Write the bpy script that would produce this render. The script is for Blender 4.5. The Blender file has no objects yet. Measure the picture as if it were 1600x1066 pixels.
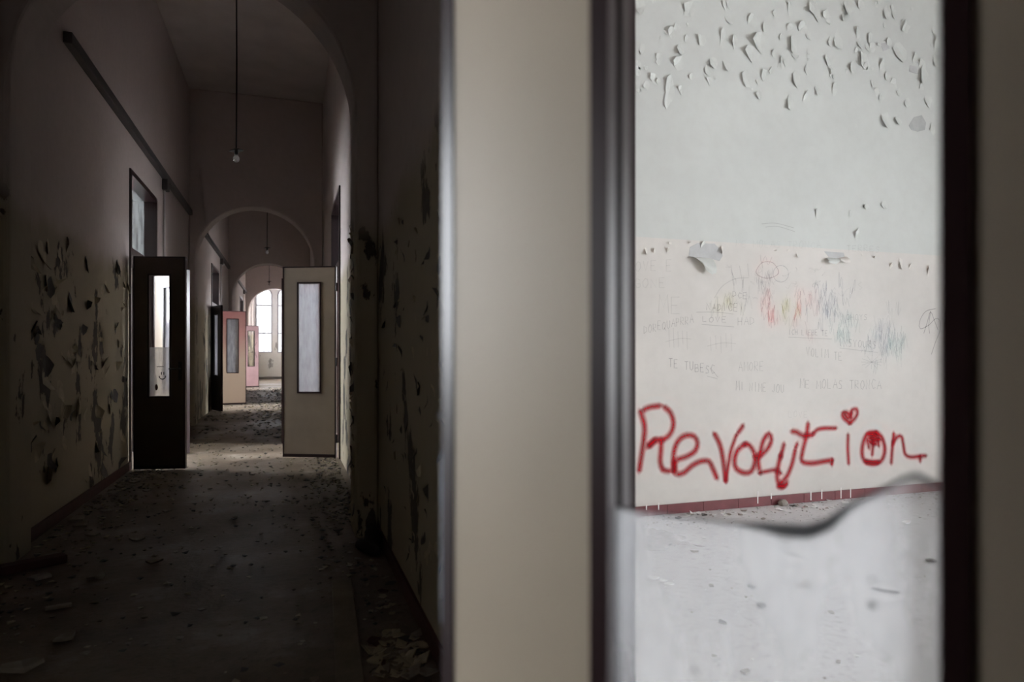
import bpy, bmesh, math, random
from mathutils import Vector, Matrix

random.seed(11)
SC = bpy.context.scene
COL = SC.collection
U = 1.2            # metres per eye height: every length below is in eye heights (h)
F, PX, PY = 1045.0, 800.0, 553.0          # focal length and horizon in 1600x1066 pixels
PSI = math.radians(18.4)                  # the camera looks this far to the right of the corridor axis
CS, SN = math.cos(PSI), math.sin(PSI)

# ------------------------------------------------------------------ camera
cam = bpy.data.cameras.new('camera'); cam_o = bpy.data.objects.new('camera', cam); COL.objects.link(cam_o)
cam.sensor_width = 36.0; cam.lens = F / 1600 * 36.0; cam.shift_y = (PY - 533.0) / 1600
cam.clip_start = 0.02; cam.clip_end = 200
cam_o.location = (0, 0, U); cam_o.rotation_euler = (math.pi / 2, 0, -PSI)
cam.dof.use_dof = True; cam.dof.focus_distance = 5.6; cam.dof.aperture_fstop = 2.5
SC.camera = cam_o

# ------------------------------------------------------------------ world: overcast sky
SKY = 48.0
w = bpy.data.worlds.new('overcast_sky'); SC.world = w; w.use_nodes = True
bg = w.node_tree.nodes['Background']; bg.inputs[0].default_value = (0.91, 0.95, 1.0, 1); bg.inputs[1].default_value = SKY
SC.view_settings.view_transform = 'Standard'; SC.view_settings.look = 'None'
SC.view_settings.exposure = 0.0; SC.view_settings.gamma = 1.0; SC.view_settings.use_curve_mapping = False
SC.cycles.use_denoising = True
SC.cycles.diffuse_bounces = 6; SC.cycles.max_bounces = 10; SC.cycles.transparent_max_bounces = 20
SC.cycles.caustics_reflective = False; SC.cycles.caustics_refractive = False

def portal(loc, size, normal):
    """sky portal: guides the sky's light through a window opening, emits nothing itself"""
    l = bpy.data.lights.new('window_daylight', 'AREA'); l.shape = 'RECTANGLE'
    l.size, l.size_y = size[0] * U, size[1] * U
    l.cycles.is_portal = True
    o = bpy.data.objects.new('window_daylight', l); COL.objects.link(o)
    o.location = Vector(loc) * U
    o.rotation_euler = Vector(normal).to_track_quat('-Z', 'Y').to_euler()

# ------------------------------------------------------------------ materials
def new_mat(name):
    m = bpy.data.materials.new(name); m.use_nodes = True
    nt = m.node_tree; return m, nt, nt.nodes['Principled BSDF'], nt.nodes, nt.links

def N(nt, typ, **kw):
    n = nt.nodes.new(typ)
    for k, v in kw.items(): setattr(n, k, v)
    return n

def noise(nt, vec, scale, detail=4, rough=.55):
    n = N(nt, 'ShaderNodeTexNoise'); n.inputs['Scale'].default_value = scale
    n.inputs['Detail'].default_value = detail; n.inputs['Roughness'].default_value = rough
    if vec: nt.links.new(vec, n.inputs['Vector'])
    return n.outputs['Fac']

def ramp(nt, fac, *stops):
    r = N(nt, 'ShaderNodeValToRGB'); e = r.color_ramp.elements
    while len(e) < len(stops): e.new(0.5)
    for i, (p, c) in enumerate(stops):
        e[i].position = p; e[i].color = (*c, 1) if not isinstance(c, (int, float)) else (c, c, c, 1)
    nt.links.new(fac, r.inputs[0]); return r.outputs[0]

def mixc(nt, fac, a, b, mode='MIX'):
    m = N(nt, 'ShaderNodeMix', data_type='RGBA', blend_type=mode)
    for s, v in ((m.inputs[0], fac), (m.inputs[6], a), (m.inputs[7], b)):
        if isinstance(v, (int, float)): s.default_value = v
        elif isinstance(v, tuple): s.default_value = (*v, 1)
        else: nt.links.new(v, s)
    return m.outputs[2]

def math_(nt, op, a, b):
    m = N(nt, 'ShaderNodeMath', operation=op)
    for s, v in zip(m.inputs, (a, b)):
        if isinstance(v, (int, float)): s.default_value = v
        else: nt.links.new(v, s)
    return m.outputs[0]

def bump(nt, b, h, strength, dist=.02):
    n = N(nt, 'ShaderNodeBump'); n.inputs['Strength'].default_value = strength; n.inputs['Distance'].default_value = dist
    nt.links.new(h, n.inputs['Height']); nt.links.new(n.outputs[0], b.inputs['Normal'])

def coords(nt, scale=None):
    t = N(nt, 'ShaderNodeTexCoord').outputs['Object']
    if scale:
        mp = N(nt, 'ShaderNodeMapping'); mp.inputs['Scale'].default_value = scale
        mp.inputs['Location'].default_value = (3.1, 1.7, .4); nt.links.new(t, mp.inputs[0]); return t, mp.outputs[0]
    return t, t

def simple(name, col, rough=.6, var=.12, scale=6, metal=0, bmp=0, spec=None):
    m, nt, b, _, L = new_mat(name); t, _ = coords(nt)
    n = noise(nt, t, scale, 5)
    d = tuple(c * (1 - var) for c in col); l = tuple(min(1, c * (1 + var)) for c in col)
    L.new(ramp(nt, n, (.3, d), (.7, l)), b.inputs['Base Color'])
    b.inputs['Roughness'].default_value = rough; b.inputs['Metallic'].default_value = metal
    if spec is not None: b.inputs['Specular IOR Level'].default_value = spec
    if bmp: bump(nt, b, noise(nt, t, scale * 6, 4), bmp, .01)
    return m

DADO = 1.72
def plaster(name, upper, lower, exposed, peel=.56, peel_amt=1.0, rough=.75, soft=0.0):
    m, nt, b, _, L = new_mat(name); t, st = coords(nt, (1, 1, .55))
    sep = N(nt, 'ShaderNodeSeparateXYZ'); L.new(t, sep.inputs[0])
    z = sep.outputs[2]
    fine = noise(nt, t, 14, 6)
    big = noise(nt, t, 1.1, 4)
    if soft:
        mr = N(nt, 'ShaderNodeMapRange', interpolation_type='SMOOTHSTEP'); L.new(math_(nt, 'ADD', z, math_(nt, 'MULTIPLY', math_(nt, 'SUBTRACT', big, .5), .5)), mr.inputs[0])
        mr.inputs[1].default_value = (DADO - soft) * U; mr.inputs[2].default_value = (DADO + soft) * U; mr.inputs[3].default_value = 1; mr.inputs[4].default_value = 0
        low = mr.outputs[0]
    else: low = math_(nt, 'LESS_THAN', z, DADO * U)
    up = ramp(nt, big, (.3, tuple(c * .90 for c in upper)), (.7, upper))
    lo = ramp(nt, big, (.3, tuple(c * .88 for c in lower)), (.7, lower))
    base = mixc(nt, low, up, lo)
    base = mixc(nt, ramp(nt, fine, (.25, .10), (.6, 0.0)), base, tuple(c * .55 for c in lower))
    if peel_amt > 0:
        pn = noise(nt, st, 3.1, 9, .62)
        cl = noise(nt, t, .9, 2)
        pm = math_(nt, 'ADD', pn, math_(nt, 'MULTIPLY', math_(nt, 'SUBTRACT', cl, .5), .35))
        mask = ramp(nt, pm, (peel, 0), (peel + .012, 1))
        mask = math_(nt, 'MULTIPLY', mask, low)
        ex = ramp(nt, noise(nt, t, 9, 5), (.3, tuple(c * .5 for c in exposed)), (.7, exposed))
        base = mixc(nt, math_(nt, 'MULTIPLY', mask, peel_amt), base, ex)
        hgt = math_(nt, 'ADD', math_(nt, 'MULTIPLY', math_(nt, 'SUBTRACT', 1, mask), .6), math_(nt, 'MULTIPLY', fine, .25))
        bump(nt, b, hgt, .7, .012)
    else:
        bump(nt, b, noise(nt, t, 30, 5), .10, .004)
    L.new(base, b.inputs['Base Color']); b.inputs['Roughness'].default_value = rough
    return m

M = {}
M['corridor'] = plaster('peeling_corridor_plaster', (.58, .505, .485), (.42, .365, .265), (.10, .085, .07), .575, soft=.10)
M['end'] = plaster('stained_end_wall_plaster', (.52, .52, .52), (.52, .51, .50), (.22, .21, .20), .60, .8)
M['room'] = plaster('painted_room_plaster', (.61, .63, .60), (.68, .652, .61), (.4, .4, .4), .6, 0)
M['ceil'] = simple('grey_white_ceiling', (.58, .53, .51), .85, .1, 2)
M['flake_lo'] = simple('cream_paint_flake', (.46, .40, .28), .6, .2, 12)
M['flake_up'] = simple('white_paint_flake', (.59, .608, .575), .6, .06, 12)
M['flake_cream'] = simple('pale_cream_paint_flake', (.69, .66, .61), .6, .06, 12)
M['patch'] = simple('bare_grey_undercoat', (.49, .495, .49), .8, .08, 14)
M['patch_dark'] = simple('damp_grey_stain', (.40, .41, .40), .85, .1, 14)
M['laminate'] = simple('cream_door_laminate', (.42, .348, .262), .45, .06, 3.5)
M['laminate_brown'] = simple('dull_beige_door_laminate', (.29, .235, .18), .5, .07, 5)
M['laminate_shaded'] = simple('shaded_door_laminate', (.085, .06, .045), .55, .15, 5)  # shade of the unlit leaf face put into the base colour
M['laminate_black'] = simple('black_door_laminate', (.04, .036, .036), .5, .15, 5)  # near-black base colour, darker than the other leaves
M['maroon'] = simple('dark_maroon_gloss_trim', (.024, .011, .012), .3, .12, 5)
M['maroon_dull'] = simple('maroon_skirting_tile', (.17, .045, .05), .45, .2, 9)
M['groove'] = simple('black_putty', (.01, .01, .01), .8, .1)
M['steel'] = simple('dull_bluish_steel', (.36, .40, .46), .45, .1, 10, .7)
M['iron'] = simple('black_iron', (.015, .013, .013), .5, .2)
M['duct'] = simple('grey_cable_duct', (.065, .06, .06), .5, .15)
M['conduit'] = simple('white_plastic_conduit', (.55, .52, .52), .5, .05)
M['winframe'] = simple('weathered_grey_window_frame', (.30, .29, .31), .6, .1)
M['wood'] = simple('dusty_grey_board', (.23, .20, .15), .75, .25, 7, 0, .3)
M['redwood'] = simple('dull_red_painted_wood', (.075, .025, .022), .6, .25, 7, 0, .2)
M['blackish'] = simple('black_lump', (.018, .016, .014), .9, .3, 9, 0, .4)
M['chip'] = simple('grey_plaster_chip', (.30, .27, .22), .7, .3, 16)
M['chip_white'] = simple('white_paint_chip', (.78, .78, .78), .6, .08, 16)
M['chip_dark'] = simple('dark_debris', (.09, .085, .08), .7, .2, 16)
M['stone'] = simple('grey_rubble_stone', (.32, .29, .26), .85, .25, 20, 0, .5)
M['ink'] = simple('black_marker_ink', (.012, .012, .015), .6, .1)
M['drip'] = simple('white_paint_drip', (.8, .78, .76), .5, .04)

def door_pink(name):
    m, nt, b, _, L = new_mat(name); t, _ = coords(nt)
    sep = N(nt, 'ShaderNodeSeparateXYZ'); L.new(t, sep.inputs[0])
    n = noise(nt, t, 1.6, 3)
    v = math_(nt, 'ADD', math_(nt, 'MULTIPLY', sep.outputs[2], .28), math_(nt, 'MULTIPLY', n, .5))
    L.new(ramp(nt, v, (.50, (.41, .31, .235)), (.85, (.38, .16, .15))), b.inputs['Base Color'])
    b.inputs['Roughness'].default_value = .5; return m
M['laminate_pink'] = door_pink('red_stained_door_laminate')
M['laminate_rose'] = simple('rose_door_laminate', (.47, .29, .30), .5, .1, 4)

def floor_mat(name, a, bcol, c, rough, bs, sc=2.2):
    m, nt, b, _, L = new_mat(name); t, _ = coords(nt)
    n1 = noise(nt, t, sc, 8, .65); n2 = noise(nt, t, 22, 6, .7); n3 = noise(nt, t, .7, 3)
    col = ramp(nt, n1, (.32, a), (.55, bcol), (.72, c))
    col = mixc(nt, ramp(nt, n2, (.52, 0.0), (.72, .55)), col, tuple(x * .4 for x in a))
    L.new(col, b.inputs['Base Color'])
    L.new(ramp(nt, n3, (.35, rough - .1), (.65, min(1, rough + .15))), b.inputs['Roughness'])
    bump(nt, b, math_(nt, 'ADD', n2, math_(nt, 'MULTIPLY', n1, .8)), bs, .02)
    return m
M['floor'] = floor_mat('dirty_corridor_floor', (.115, .085, .058), (.195, .155, .115), (.32, .285, .24), .5, .5)
M['floor_room'] = floor_mat('dusty_grey_room_floor', (.58, .58, .59), (.63, .63, .64), (.69, .69, .70), .65, .10, 1.3)

def glass_mat(name, haze, tint, rough_var=True, streak=(3, 3, 1), gloss=.08, var=.10, clear=1.0, through=.5):
    """dirty pane: partly clear, partly a scattering film of dust"""
    m, nt, b, nd, L = new_mat(name)
    t, st = coords(nt, streak)
    tr = N(nt, 'ShaderNodeBsdfTransparent'); df = N(nt, 'ShaderNodeBsdfDiffuse'); tl = N(nt, 'ShaderNodeBsdfTranslucent')
    gl = N(nt, 'ShaderNodeBsdfGlossy'); gl.inputs['Roughness'].default_value = .06
    df.inputs[0].default_value = (*tint, 1); tl.inputs[0].default_value = (*tint, 1)
    tr.inputs[0].default_value = (clear, clear, clear, 1)
    m1 = N(nt, 'ShaderNodeMixShader'); m1.inputs[0].default_value = through; L.new(df.outputs[0], m1.inputs[1]); L.new(tl.outputs[0], m1.inputs[2])
    m2 = N(nt, 'ShaderNodeMixShader'); L.new(tr.outputs[0], m2.inputs[1]); L.new(m1.outputs[0], m2.inputs[2])
    n = noise(nt, st, 5, 6, .6)
    L.new(ramp(nt, n, (.3, max(0, haze - var)), (.7, min(1, haze + var))), m2.inputs[0])
    m3 = N(nt, 'ShaderNodeMixShader'); m3.inputs[0].default_value = gloss
    L.new(m2.outputs[0], m3.inputs[1]); L.new(gl.outputs[0], m3.inputs[2])
    L.new(m3.outputs[0], nd['Material Output'].inputs[0]); nd.remove(b); return m
M['glass_clear'] = glass_mat('clear_window_glass', .03, (.8, .85, .85), gloss=.05)
M['glass_dimming'] = glass_mat('light_dimming_transom_glass', .45, (.45, .45, .46), gloss=.04, clear=.6)  # film added to the right transoms so less light reaches the left wall
M['glass_end'] = glass_mat('sky_dimming_end_window_glass', .30, (.5, .52, .55), gloss=.04, clear=.25)  # panes darkened to hold down the sky's brightness
M['glass_dusty'] = glass_mat('dusty_broken_glass', .26, (.93, .94, .96), gloss=.02, through=.85)
M['glass_milky'] = glass_mat('streaked_frosted_glass', .66, (.56, .56, .60), streak=(4, 4, .8), gloss=.06, var=.2)
M['glass_shard'] = glass_mat('dusty_glass_remnant', .45, (.78, .76, .76), gloss=.04)
M['glass_edge'] = simple('dark_broken_glass_edge', (.16, .16, .165), .4, .2, 14)
M['bulb'] = glass_mat('glass_bulb', .12, (.85, .85, .85), gloss=.2)

def paint_mat(name, col, speckle):
    m, nt, b, nd, L = new_mat(name); t, _ = coords(nt)
    at = N(nt, 'ShaderNodeAttribute', attribute_name='paint')
    n = noise(nt, t, speckle, 3, .6)
    a = math_(nt, 'MULTIPLY', at.outputs['Fac'], ramp(nt, n, (.30, .85), (.60, 1.0)))
    # light crosses the thin film twice (in and out), so each crossing takes the square root
    sq = math_(nt, 'POWER', math_(nt, 'SUBTRACT', 1, a), .5)
    cc = ramp(nt, noise(nt, t, 9, 3), (.35, tuple(c * .8 for c in col)), (.65, col))
    vm = N(nt, 'ShaderNodeVectorMath', operation='SCALE'); L.new(cc, vm.inputs[0]); L.new(math_(nt, 'ADD', 1, sq), vm.inputs['Scale'])
    L.new(vm.outputs[0], b.inputs['Base Color']); b.inputs['Specular IOR Level'].default_value = .08
    b.inputs['Roughness'].default_value = .9; L.new(math_(nt, 'SUBTRACT', 1, sq), b.inputs['Alpha']); return m
M['spray'] = paint_mat('red_spray_paint', (.34, .002, .010), 120)
M['pencil'] = paint_mat('grey_pencil', (.13, .13, .15), 60)
M['char'] = paint_mat('black_charcoal', (.04, .04, .05), 60)
M['cray_red'] = paint_mat('red_crayon', (.62, .10, .09), 60)
M['cray_olive'] = paint_mat('olive_crayon', (.45, .42, .10), 60)
M['cray_teal'] = paint_mat('teal_crayon', (.12, .34, .34), 60)
M['cray_blue'] = paint_mat('slate_blue_crayon', (.18, .24, .33), 60)

# ------------------------------------------------------------------ mesh helpers
def tag(o, label=None, cat=None, group=None, kind=None):
    if label: o['label'] = label
    if cat: o['category'] = cat
    if group: o['group'] = group
    if kind: o['kind'] = kind
    return o

def link(name, me, mat, parent=None):
    if mat and not me.materials: me.materials.append(mat)
    o = bpy.data.objects.new(name, me); COL.objects.link(o)
    if parent: o.parent = parent
    return o

def mesh(name, vs, fs, mat, parent=None, smooth=False):
    me = bpy.data.meshes.new(name); me.from_pydata([Vector(v) * U for v in vs], [], fs)
    me.validate()
    bm = bmesh.new(); bm.from_mesh(me); bmesh.ops.recalc_face_normals(bm, faces=bm.faces); bm.to_mesh(me); bm.free()
    if smooth: me.polygons.foreach_set('use_smooth', [True] * len(me.polygons))
    return link(name, me, M[mat] if isinstance(mat, str) else mat, parent)

def empty(name, loc=(0, 0, 0), rz=0.0):
    o = bpy.data.objects.new(name, None); COL.objects.link(o); o.empty_display_size = .1
    o.location = Vector(loc) * U; o.rotation_euler[2] = rz; return o

BF = [(0, 1, 2, 3), (7, 6, 5, 4), (0, 4, 5, 1), (1, 5, 6, 2), (2, 6, 7, 3), (3, 7, 4, 0)]
def boxv(a, b):
    (x0, y0, z0), (x1, y1, z1) = a, b
    return [(x0, y0, z0), (x1, y0, z0), (x1, y1, z0), (x0, y1, z0), (x0, y0, z1), (x1, y0, z1), (x1, y1, z1), (x0, y1, z1)]
def box(name, a, b, mat, parent=None, bevel=0):
    o = mesh(name, boxv(a, b), BF, mat, parent)
    if bevel:
        bm = bmesh.new(); bm.from_mesh(o.data)
        bmesh.ops.bevel(bm, geom=bm.edges[:], offset=bevel * U, segments=2, affect='EDGES', profile=.5)
        bm.to_mesh(o.data); bm.free()
    return o

def ring(name, o4, i4, y0, y1, mat, parent=None):
    """rectangular frame in the local xz plane: outer and inner (x0,x1,z0,z1), depth y0..y1"""
    vs = []
    for (x0, x1, z0, z1) in (o4, i4):
        for y in (y0, y1):
            vs += [(x0, y, z0), (x1, y, z0), (x1, y, z1), (x0, y, z1)]
    fs = []
    for k in range(4):
        n = (k + 1) % 4
        fs += [(k, n, 8 + n, 8 + k), (4 + n, 4 + k, 12 + k, 12 + n), (k, 4 + k, 4 + n, n), (8 + k, 8 + n, 12 + n, 12 + k)]
    return mesh(name, vs, fs, mat, parent)

def profile(name, outer, holes, depth, axis, mat, parent=None):
    """flat outline with holes, thickened. axis 'y': outline (x,z) from y=depth[0]; axis 'x': outline (y,z)"""
    cu = bpy.data.curves.new(name, 'CURVE'); cu.dimensions = '2D'; cu.fill_mode = 'BOTH'
    cu.extrude = (depth[1] - depth[0]) / 2
    for pts in [outer] + holes:
        s = cu.splines.new('POLY'); s.points.add(len(pts) - 1); s.use_cyclic_u = True
        for p, (a, b) in zip(s.points, pts): p.co = (a, b, 0, 1)
    t = bpy.data.objects.new('tmp', cu); COL.objects.link(t)
    me = bpy.data.meshes.new_from_object(t.evaluated_get(bpy.context.evaluated_depsgraph_get()))
    bpy.data.objects.remove(t); bpy.data.curves.remove(cu)
    mid = (depth[0] + depth[1]) / 2
    for v in me.vertices:
        a, b, c = v.co
        v.co = Vector((a, mid + c, b)) * U if axis == 'y' else Vector((mid + c, a, b)) * U
    bm = bmesh.new(); bm.from_mesh(me); bmesh.ops.remove_doubles(bm, verts=bm.verts, dist=1e-5)
    bmesh.ops.recalc_face_normals(bm, faces=bm.faces); bm.to_mesh(me); bm.free()
    me.materials.clear(); me.name = name
    me.polygons.foreach_set('use_smooth', [False] * len(me.polygons))
    return link(name, me, M[mat], parent)

def lathe(name, prof, mat, parent=None, seg=16, loc=(0, 0, 0)):
    vs, fs = [], []
    for r, z in prof:
        for k in range(seg):
            a = 2 * math.pi * k / seg; vs.append((loc[0] + r * math.cos(a), loc[1] + r * math.sin(a), loc[2] + z))
    for i in range(len(prof) - 1):
        for k in range(seg):
            n = (k + 1) % seg; fs.append((i * seg + k, i * seg + n, (i + 1) * seg + n, (i + 1) * seg + k))
    fs.append(tuple(range(seg))[::-1]); fs.append(tuple(range((len(prof) - 1) * seg, len(prof) * seg)))
    return mesh(name, vs, fs, mat, parent, True)

def tube(name, pts, r, mat, parent=None, seg=8):
    pts = [Vector(p) for p in pts]; vs, fs = [], []
    for i, p in enumerate(pts):
        d = (pts[min(i + 1, len(pts) - 1)] - pts[max(i - 1, 0)]).normalized()
        a = d.orthogonal().normalized() if abs(d.z) < .9 else d.cross(Vector((1, 0, 0))).normalized()
        b = d.cross(a)
        rr = r[i] if isinstance(r, (list, tuple)) else r
        for k in range(seg):
            t = 2 * math.pi * k / seg; vs.append(tuple(p + a * (rr * math.cos(t)) + b * (rr * math.sin(t))))
    for i in range(len(pts) - 1):
        for k in range(seg):
            n = (k + 1) % seg; fs.append((i * seg + k, i * seg + n, (i + 1) * seg + n, (i + 1) * seg + k))
    fs.append(tuple(range(seg))[::-1]); fs.append(tuple(range((len(pts) - 1) * seg, len(pts) * seg)))
    return mesh(name, vs, fs, mat, parent, True)

# traced positions: a photograph pixel taken to a real surface of the place
def ray(x, y):
    a = (x - PX) / F; return (a * CS + SN, -a * SN + CS, -(y - PY) / F)
def on_y(x, y, Y):
    d = ray(x, y); t = Y / d[1]; return (d[0] * t, Y, 1 + d[2] * t)
def on_x(x, y, X):
    d = ray(x, y); t = X / d[0]; return (X, d[1] * t, 1 + d[2] * t)
def on_z(x, y, Z=0.0):
    d = ray(x, y); t = (Z - 1) / d[2]; return (d[0] * t, d[1] * t, Z)

# ------------------------------------------------------------------ the building
XL, XR = -1.31, .46            # corridor wall faces
TH = .2                        # wall thickness
ZC = 4.65                      # ceiling
Y0, Y1 = -3.6, 28.0
ARCH = [3.68, 10.1, 16.4, 22.6]
AT = .30
DH = 2.60                      # top of the door openings with their transoms
RIGHT_DOORS = [(.14, 1.27), (6.54, 7.80), (12.85, 14.1), (19.95, 21.2)]
LEFT_DOORS = [(.345, 1.28), (6.50, 7.72), (12.85, 14.1), (19.95, 21.2)]  # first left doorway is added, its near jamb placed to light the near leaf
XE, XW = 6.2, -6.6             # outer walls

def struct(o, label, cat='wall'):
    return tag(o, label, cat, kind='structure')

struct(box('floor', (XL - TH, Y0, -.1), (XR + TH, Y1, 0), 'floor'), 'dirty brown corridor floor strewn with paint chips', 'floor')
struct(box('floor', (XR + TH, Y0, -.1), (XE, Y1, -.0005), 'floor_room'), 'dusty pale grey floor of the room with red graffiti', 'floor')
struct(box('floor', (XW, Y0, -.1), (XL - TH, Y1, -.0005), 'floor_room'), 'pale floor of the rooms left of the corridor', 'floor')
struct(box('ceiling', (XW, Y0, ZC), (XE, Y1, ZC + .15), 'ceil'), 'high flat grey corridor ceiling', 'ceiling')

def comb(doors, y0, y1):
    pts = [(y0, 0)]
    for a, b in doors: pts += [(a, 0), (a, DH), (b, DH), (b, 0)]
    return pts + [(y1, 0), (y1, ZC), (y0, ZC)]
SIDEWIN = [(23.6, 25.1, 1.04, 3.5), (25.5, 27.0, 1.04, 3.5)]
wall_left = struct(profile('wall_left', comb(LEFT_DOORS, Y0, Y1),
    [[(a, c), (b, c), (b, d), (a, d)] for a, b, c, d in SIDEWIN], (XL - TH, XL), 'x', 'corridor'),
    'long left corridor wall with dark peeling cream paint below')
wall_right = struct(profile('wall_right', comb(RIGHT_DOORS, Y0, Y1), [], (XR, XR + TH), 'x', 'corridor'),
    'shadowy right corridor wall with cracked cream paint')

def arch_pts():
    cx, r, zs = -.45, .785, 2.29
    p = [(cx - r, 0), (cx - r, zs)]
    p += [(cx + r * math.cos(a), zs + r * math.sin(a)) for a in [math.pi * (1 - k / 40) for k in range(1, 40)]]
    p += [(cx + r, zs), (cx + r, 0)]
    return p
arch_names = ['nearest tall round arch framing the dark corridor', 'second round arch behind the pair of open doors',
              'third round arch deep in the corridor', 'farthest bright arch before the end window']
ARCHES = []
for i, y in enumerate(ARCH):
    outer = [(XL, 0)] + arch_pts() + [(XR, 0), (XR, ZC), (XL, ZC)]
    o = profile('wall_arch', outer, [], (y, y + AT), 'y', 'corridor')
    bv = o.modifiers.new('soft_edge', 'BEVEL'); bv.width = .022 * U; bv.segments = 3; bv.limit_method = 'ANGLE'; bv.angle_limit = math.radians(50)
    ARCHES.append(struct(o, arch_names[i]))

# partitions of the rooms on both sides
WF = 3.66
wall_far = struct(box('wall_far', (XR + TH, WF, 0), (XE, WF + TH, ZC), 'room'),
                  'bright room wall with red graffiti, white above and cream below')
for y, t in zip(ARCH[1:], ('next to the second arch', 'next to the third arch', 'next to the farthest arch')):
    struct(box('wall_partition', (XR + TH, y, 0), (XE, y + TH, ZC), 'room'), 'pale partition wall right of the corridor ' + t)
for y, t in zip(ARCH, ('next to the nearest arch', 'next to the second arch', 'next to the third arch', 'next to the farthest arch')):
    struct(box('wall_partition', (XW, y, 0), (XL - TH, y + TH, ZC), 'room'), 'pale partition wall left of the corridor ' + t)
struct(box('wall_back', (XW, Y0 - TH, 0), (XE, Y0, ZC), 'room'), 'plain wall closing the building behind the camera')

XE2, XW2 = 3.0, -3.8           # outer walls past the near arch, moved closer to brighten the doorway floor
RW = [(-1.85, -.95, .45, 2.25, XE), (.1, 1.1, .45, 2.25, XE), (5.9, 7.05, 1.4, 4.5, XE2), (7.2, 8.4, 1.4, 4.5, XE2), (12.4, 13.4, 1.2, 4.45, XE2), (13.5, 14.5, 1.2, 4.45, XE2), (19.5, 20.5, 1.2, 4.45, XE2), (20.6, 21.6, 1.2, 4.45, XE2)]
LW = [(-.05, 1.12, .85, 3.35, XW), (7.4, 8.9, 1.4, 4.5, XW2), (13.6, 15.0, 1.2, 4.4, XW2), (20.4, 21.8, 1.2, 4.4, XW2)]  # first window is added, unseen, to send daylight onto the near leaf
def rect(a, b, c, d): return [(a, c), (b, c), (b, d), (a, d)]
YS = WF + TH
for nm, X, sgn, ya, yb, lst, lab in (('wall_outer_right', XE, 1, Y0, YS, RW, 'outer wall with windows of the graffiti room'), ('wall_outer_right', XE2, 1, YS, Y1, RW, 'outer wall with tall windows right of the far corridor'),
                                     ('wall_outer_left', XW, -1, Y0, ARCH[0] + TH, LW, 'outer wall of the room opposite the foreground door'), ('wall_outer_left', XW2, -1, ARCH[0] + TH, 22.8, LW, 'outer wall with tall windows left of the far corridor')):
    struct(profile(nm, rect(ya, yb, 0, ZC), [rect(*q[:4]) for q in lst if q[4] == X], (min(X, X + .3 * sgn), max(X, X + .3 * sgn)), 'x', 'room'), lab)
    for a, b, c, d, X_ in lst:
        if X_ == X: portal((X + .31 * sgn, (a + b) / 2, (c + d) / 2), (b - a, d - c), (-sgn, 0, 0))

# end wall with a twin arched window
def light_pts(x0, x1, z0, z1, n=14):
    cx, r = (x0 + x1) / 2, (x1 - x0) / 2
    return [(x0, z0), (x1, z0), (x1, z1 - r)] + [(cx + r * math.cos(math.pi * k / n), z1 - r + r * math.sin(math.pi * k / n)) for k in range(1, n)] + [(x0, z1 - r)]
LIGHTS = [(-1.27, -.64), (-.46, .17)]
struct(profile('wall_end', rect(XL - TH, XR + TH, 0, ZC), [light_pts(a, b, 1.04, 3.62) for a, b in LIGHTS], (Y1, Y1 + .25), 'y', 'end'),
       'pale stained end wall under the arched window')
struct(box('baseboard_end', (XL, Y1 - .03, 0), (XR, Y1, .10), 'chip_dark'), 'dark skirting below the arched end window', 'baseboard')
portal(((XL + XR) / 2, Y1 + .26, 2.3), (1.7, 2.7), (0, -1, 0))
for a, b, c, d in SIDEWIN: portal((XL - TH - .02, (a + b) / 2, (c + d) / 2), (b - a, d - c), (1, 0, 0))

def arched_window(n, x0, x1, label):
    e = empty('window_%d' % n, ((x0 + x1) / 2, Y1 + .1, 1.04)); struct(e, label, 'window')
    w2 = (x1 - x0) / 2; H = 3.62 - 1.04
    o = light_pts(-w2, w2, 0, H); i = light_pts(-w2 + .05, w2 - .05, .05, H - .05)
    profile('window_frame', o, [i], (-.02, .02), 'y', 'winframe', e)
    for z in (.76, 1.86):
        box('glazing_bar', (-w2 + .03, -.018, z - .02), (w2 - .03, .018, z + .03), 'winframe', e)
    for k in (-1, 0, 1):
        box('muntin', (k * .15 - .004, -.008, .035), (k * .15 + .004, .008, H - .25), 'winframe', e)
    for k in range(1, 9):
        box('muntin', (-w2 + .03, -.006, k * .27 - .003), (w2 - .03, .006, k * .27 + .003), 'winframe', e)
    profile('pane', light_pts(-w2 + .03, w2 - .03, .03, H - .03), [], (-.002, .002), 'y', 'glass_end', e)
arched_window(1, *LIGHTS[0], 'left light of the blown-out arched window at the corridor end')
arched_window(2, *LIGHTS[1], 'right light of the arched end window, half hidden by a door')
for i, (a, b, c, d) in enumerate(SIDEWIN):
    e = empty('window_%d' % (3 + i), (XL - .1, (a + b) / 2, c), math.pi / 2); hw = (b - a) / 2
    struct(e, ('bright dark-framed side window just past the farthest arch', 'bright side window beside the arched end window')[i], 'window')
    ring('window_frame', (-hw, hw, 0, d - c), (-hw + .06, hw - .06, .06, d - c - .06), -.04, .04, 'iron' if i else 'winframe', e)
    for z in (.76, 1.86): box('glazing_bar', (-hw + .05, -.02, z - .025), (hw - .05, .02, z + .025), 'winframe', e)
    box('mullion', (-.03, -.03, .05), (.03, .03, d - c - .05), 'winframe', e)
    box('pane', (-hw + .05, -.002, .05), (hw - .05, .002, d - c - .05), 'glass_clear', e)
wl = {'right': ['back window of the graffiti room', 'side window of the graffiti room near its wall', 'tall window of the room behind the graffiti wall', 'second tall window of the room behind the graffiti wall'],
      'left': ['added window of the room opposite the foreground door', 'window of the room behind the dark left door']}
k = 5
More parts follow.
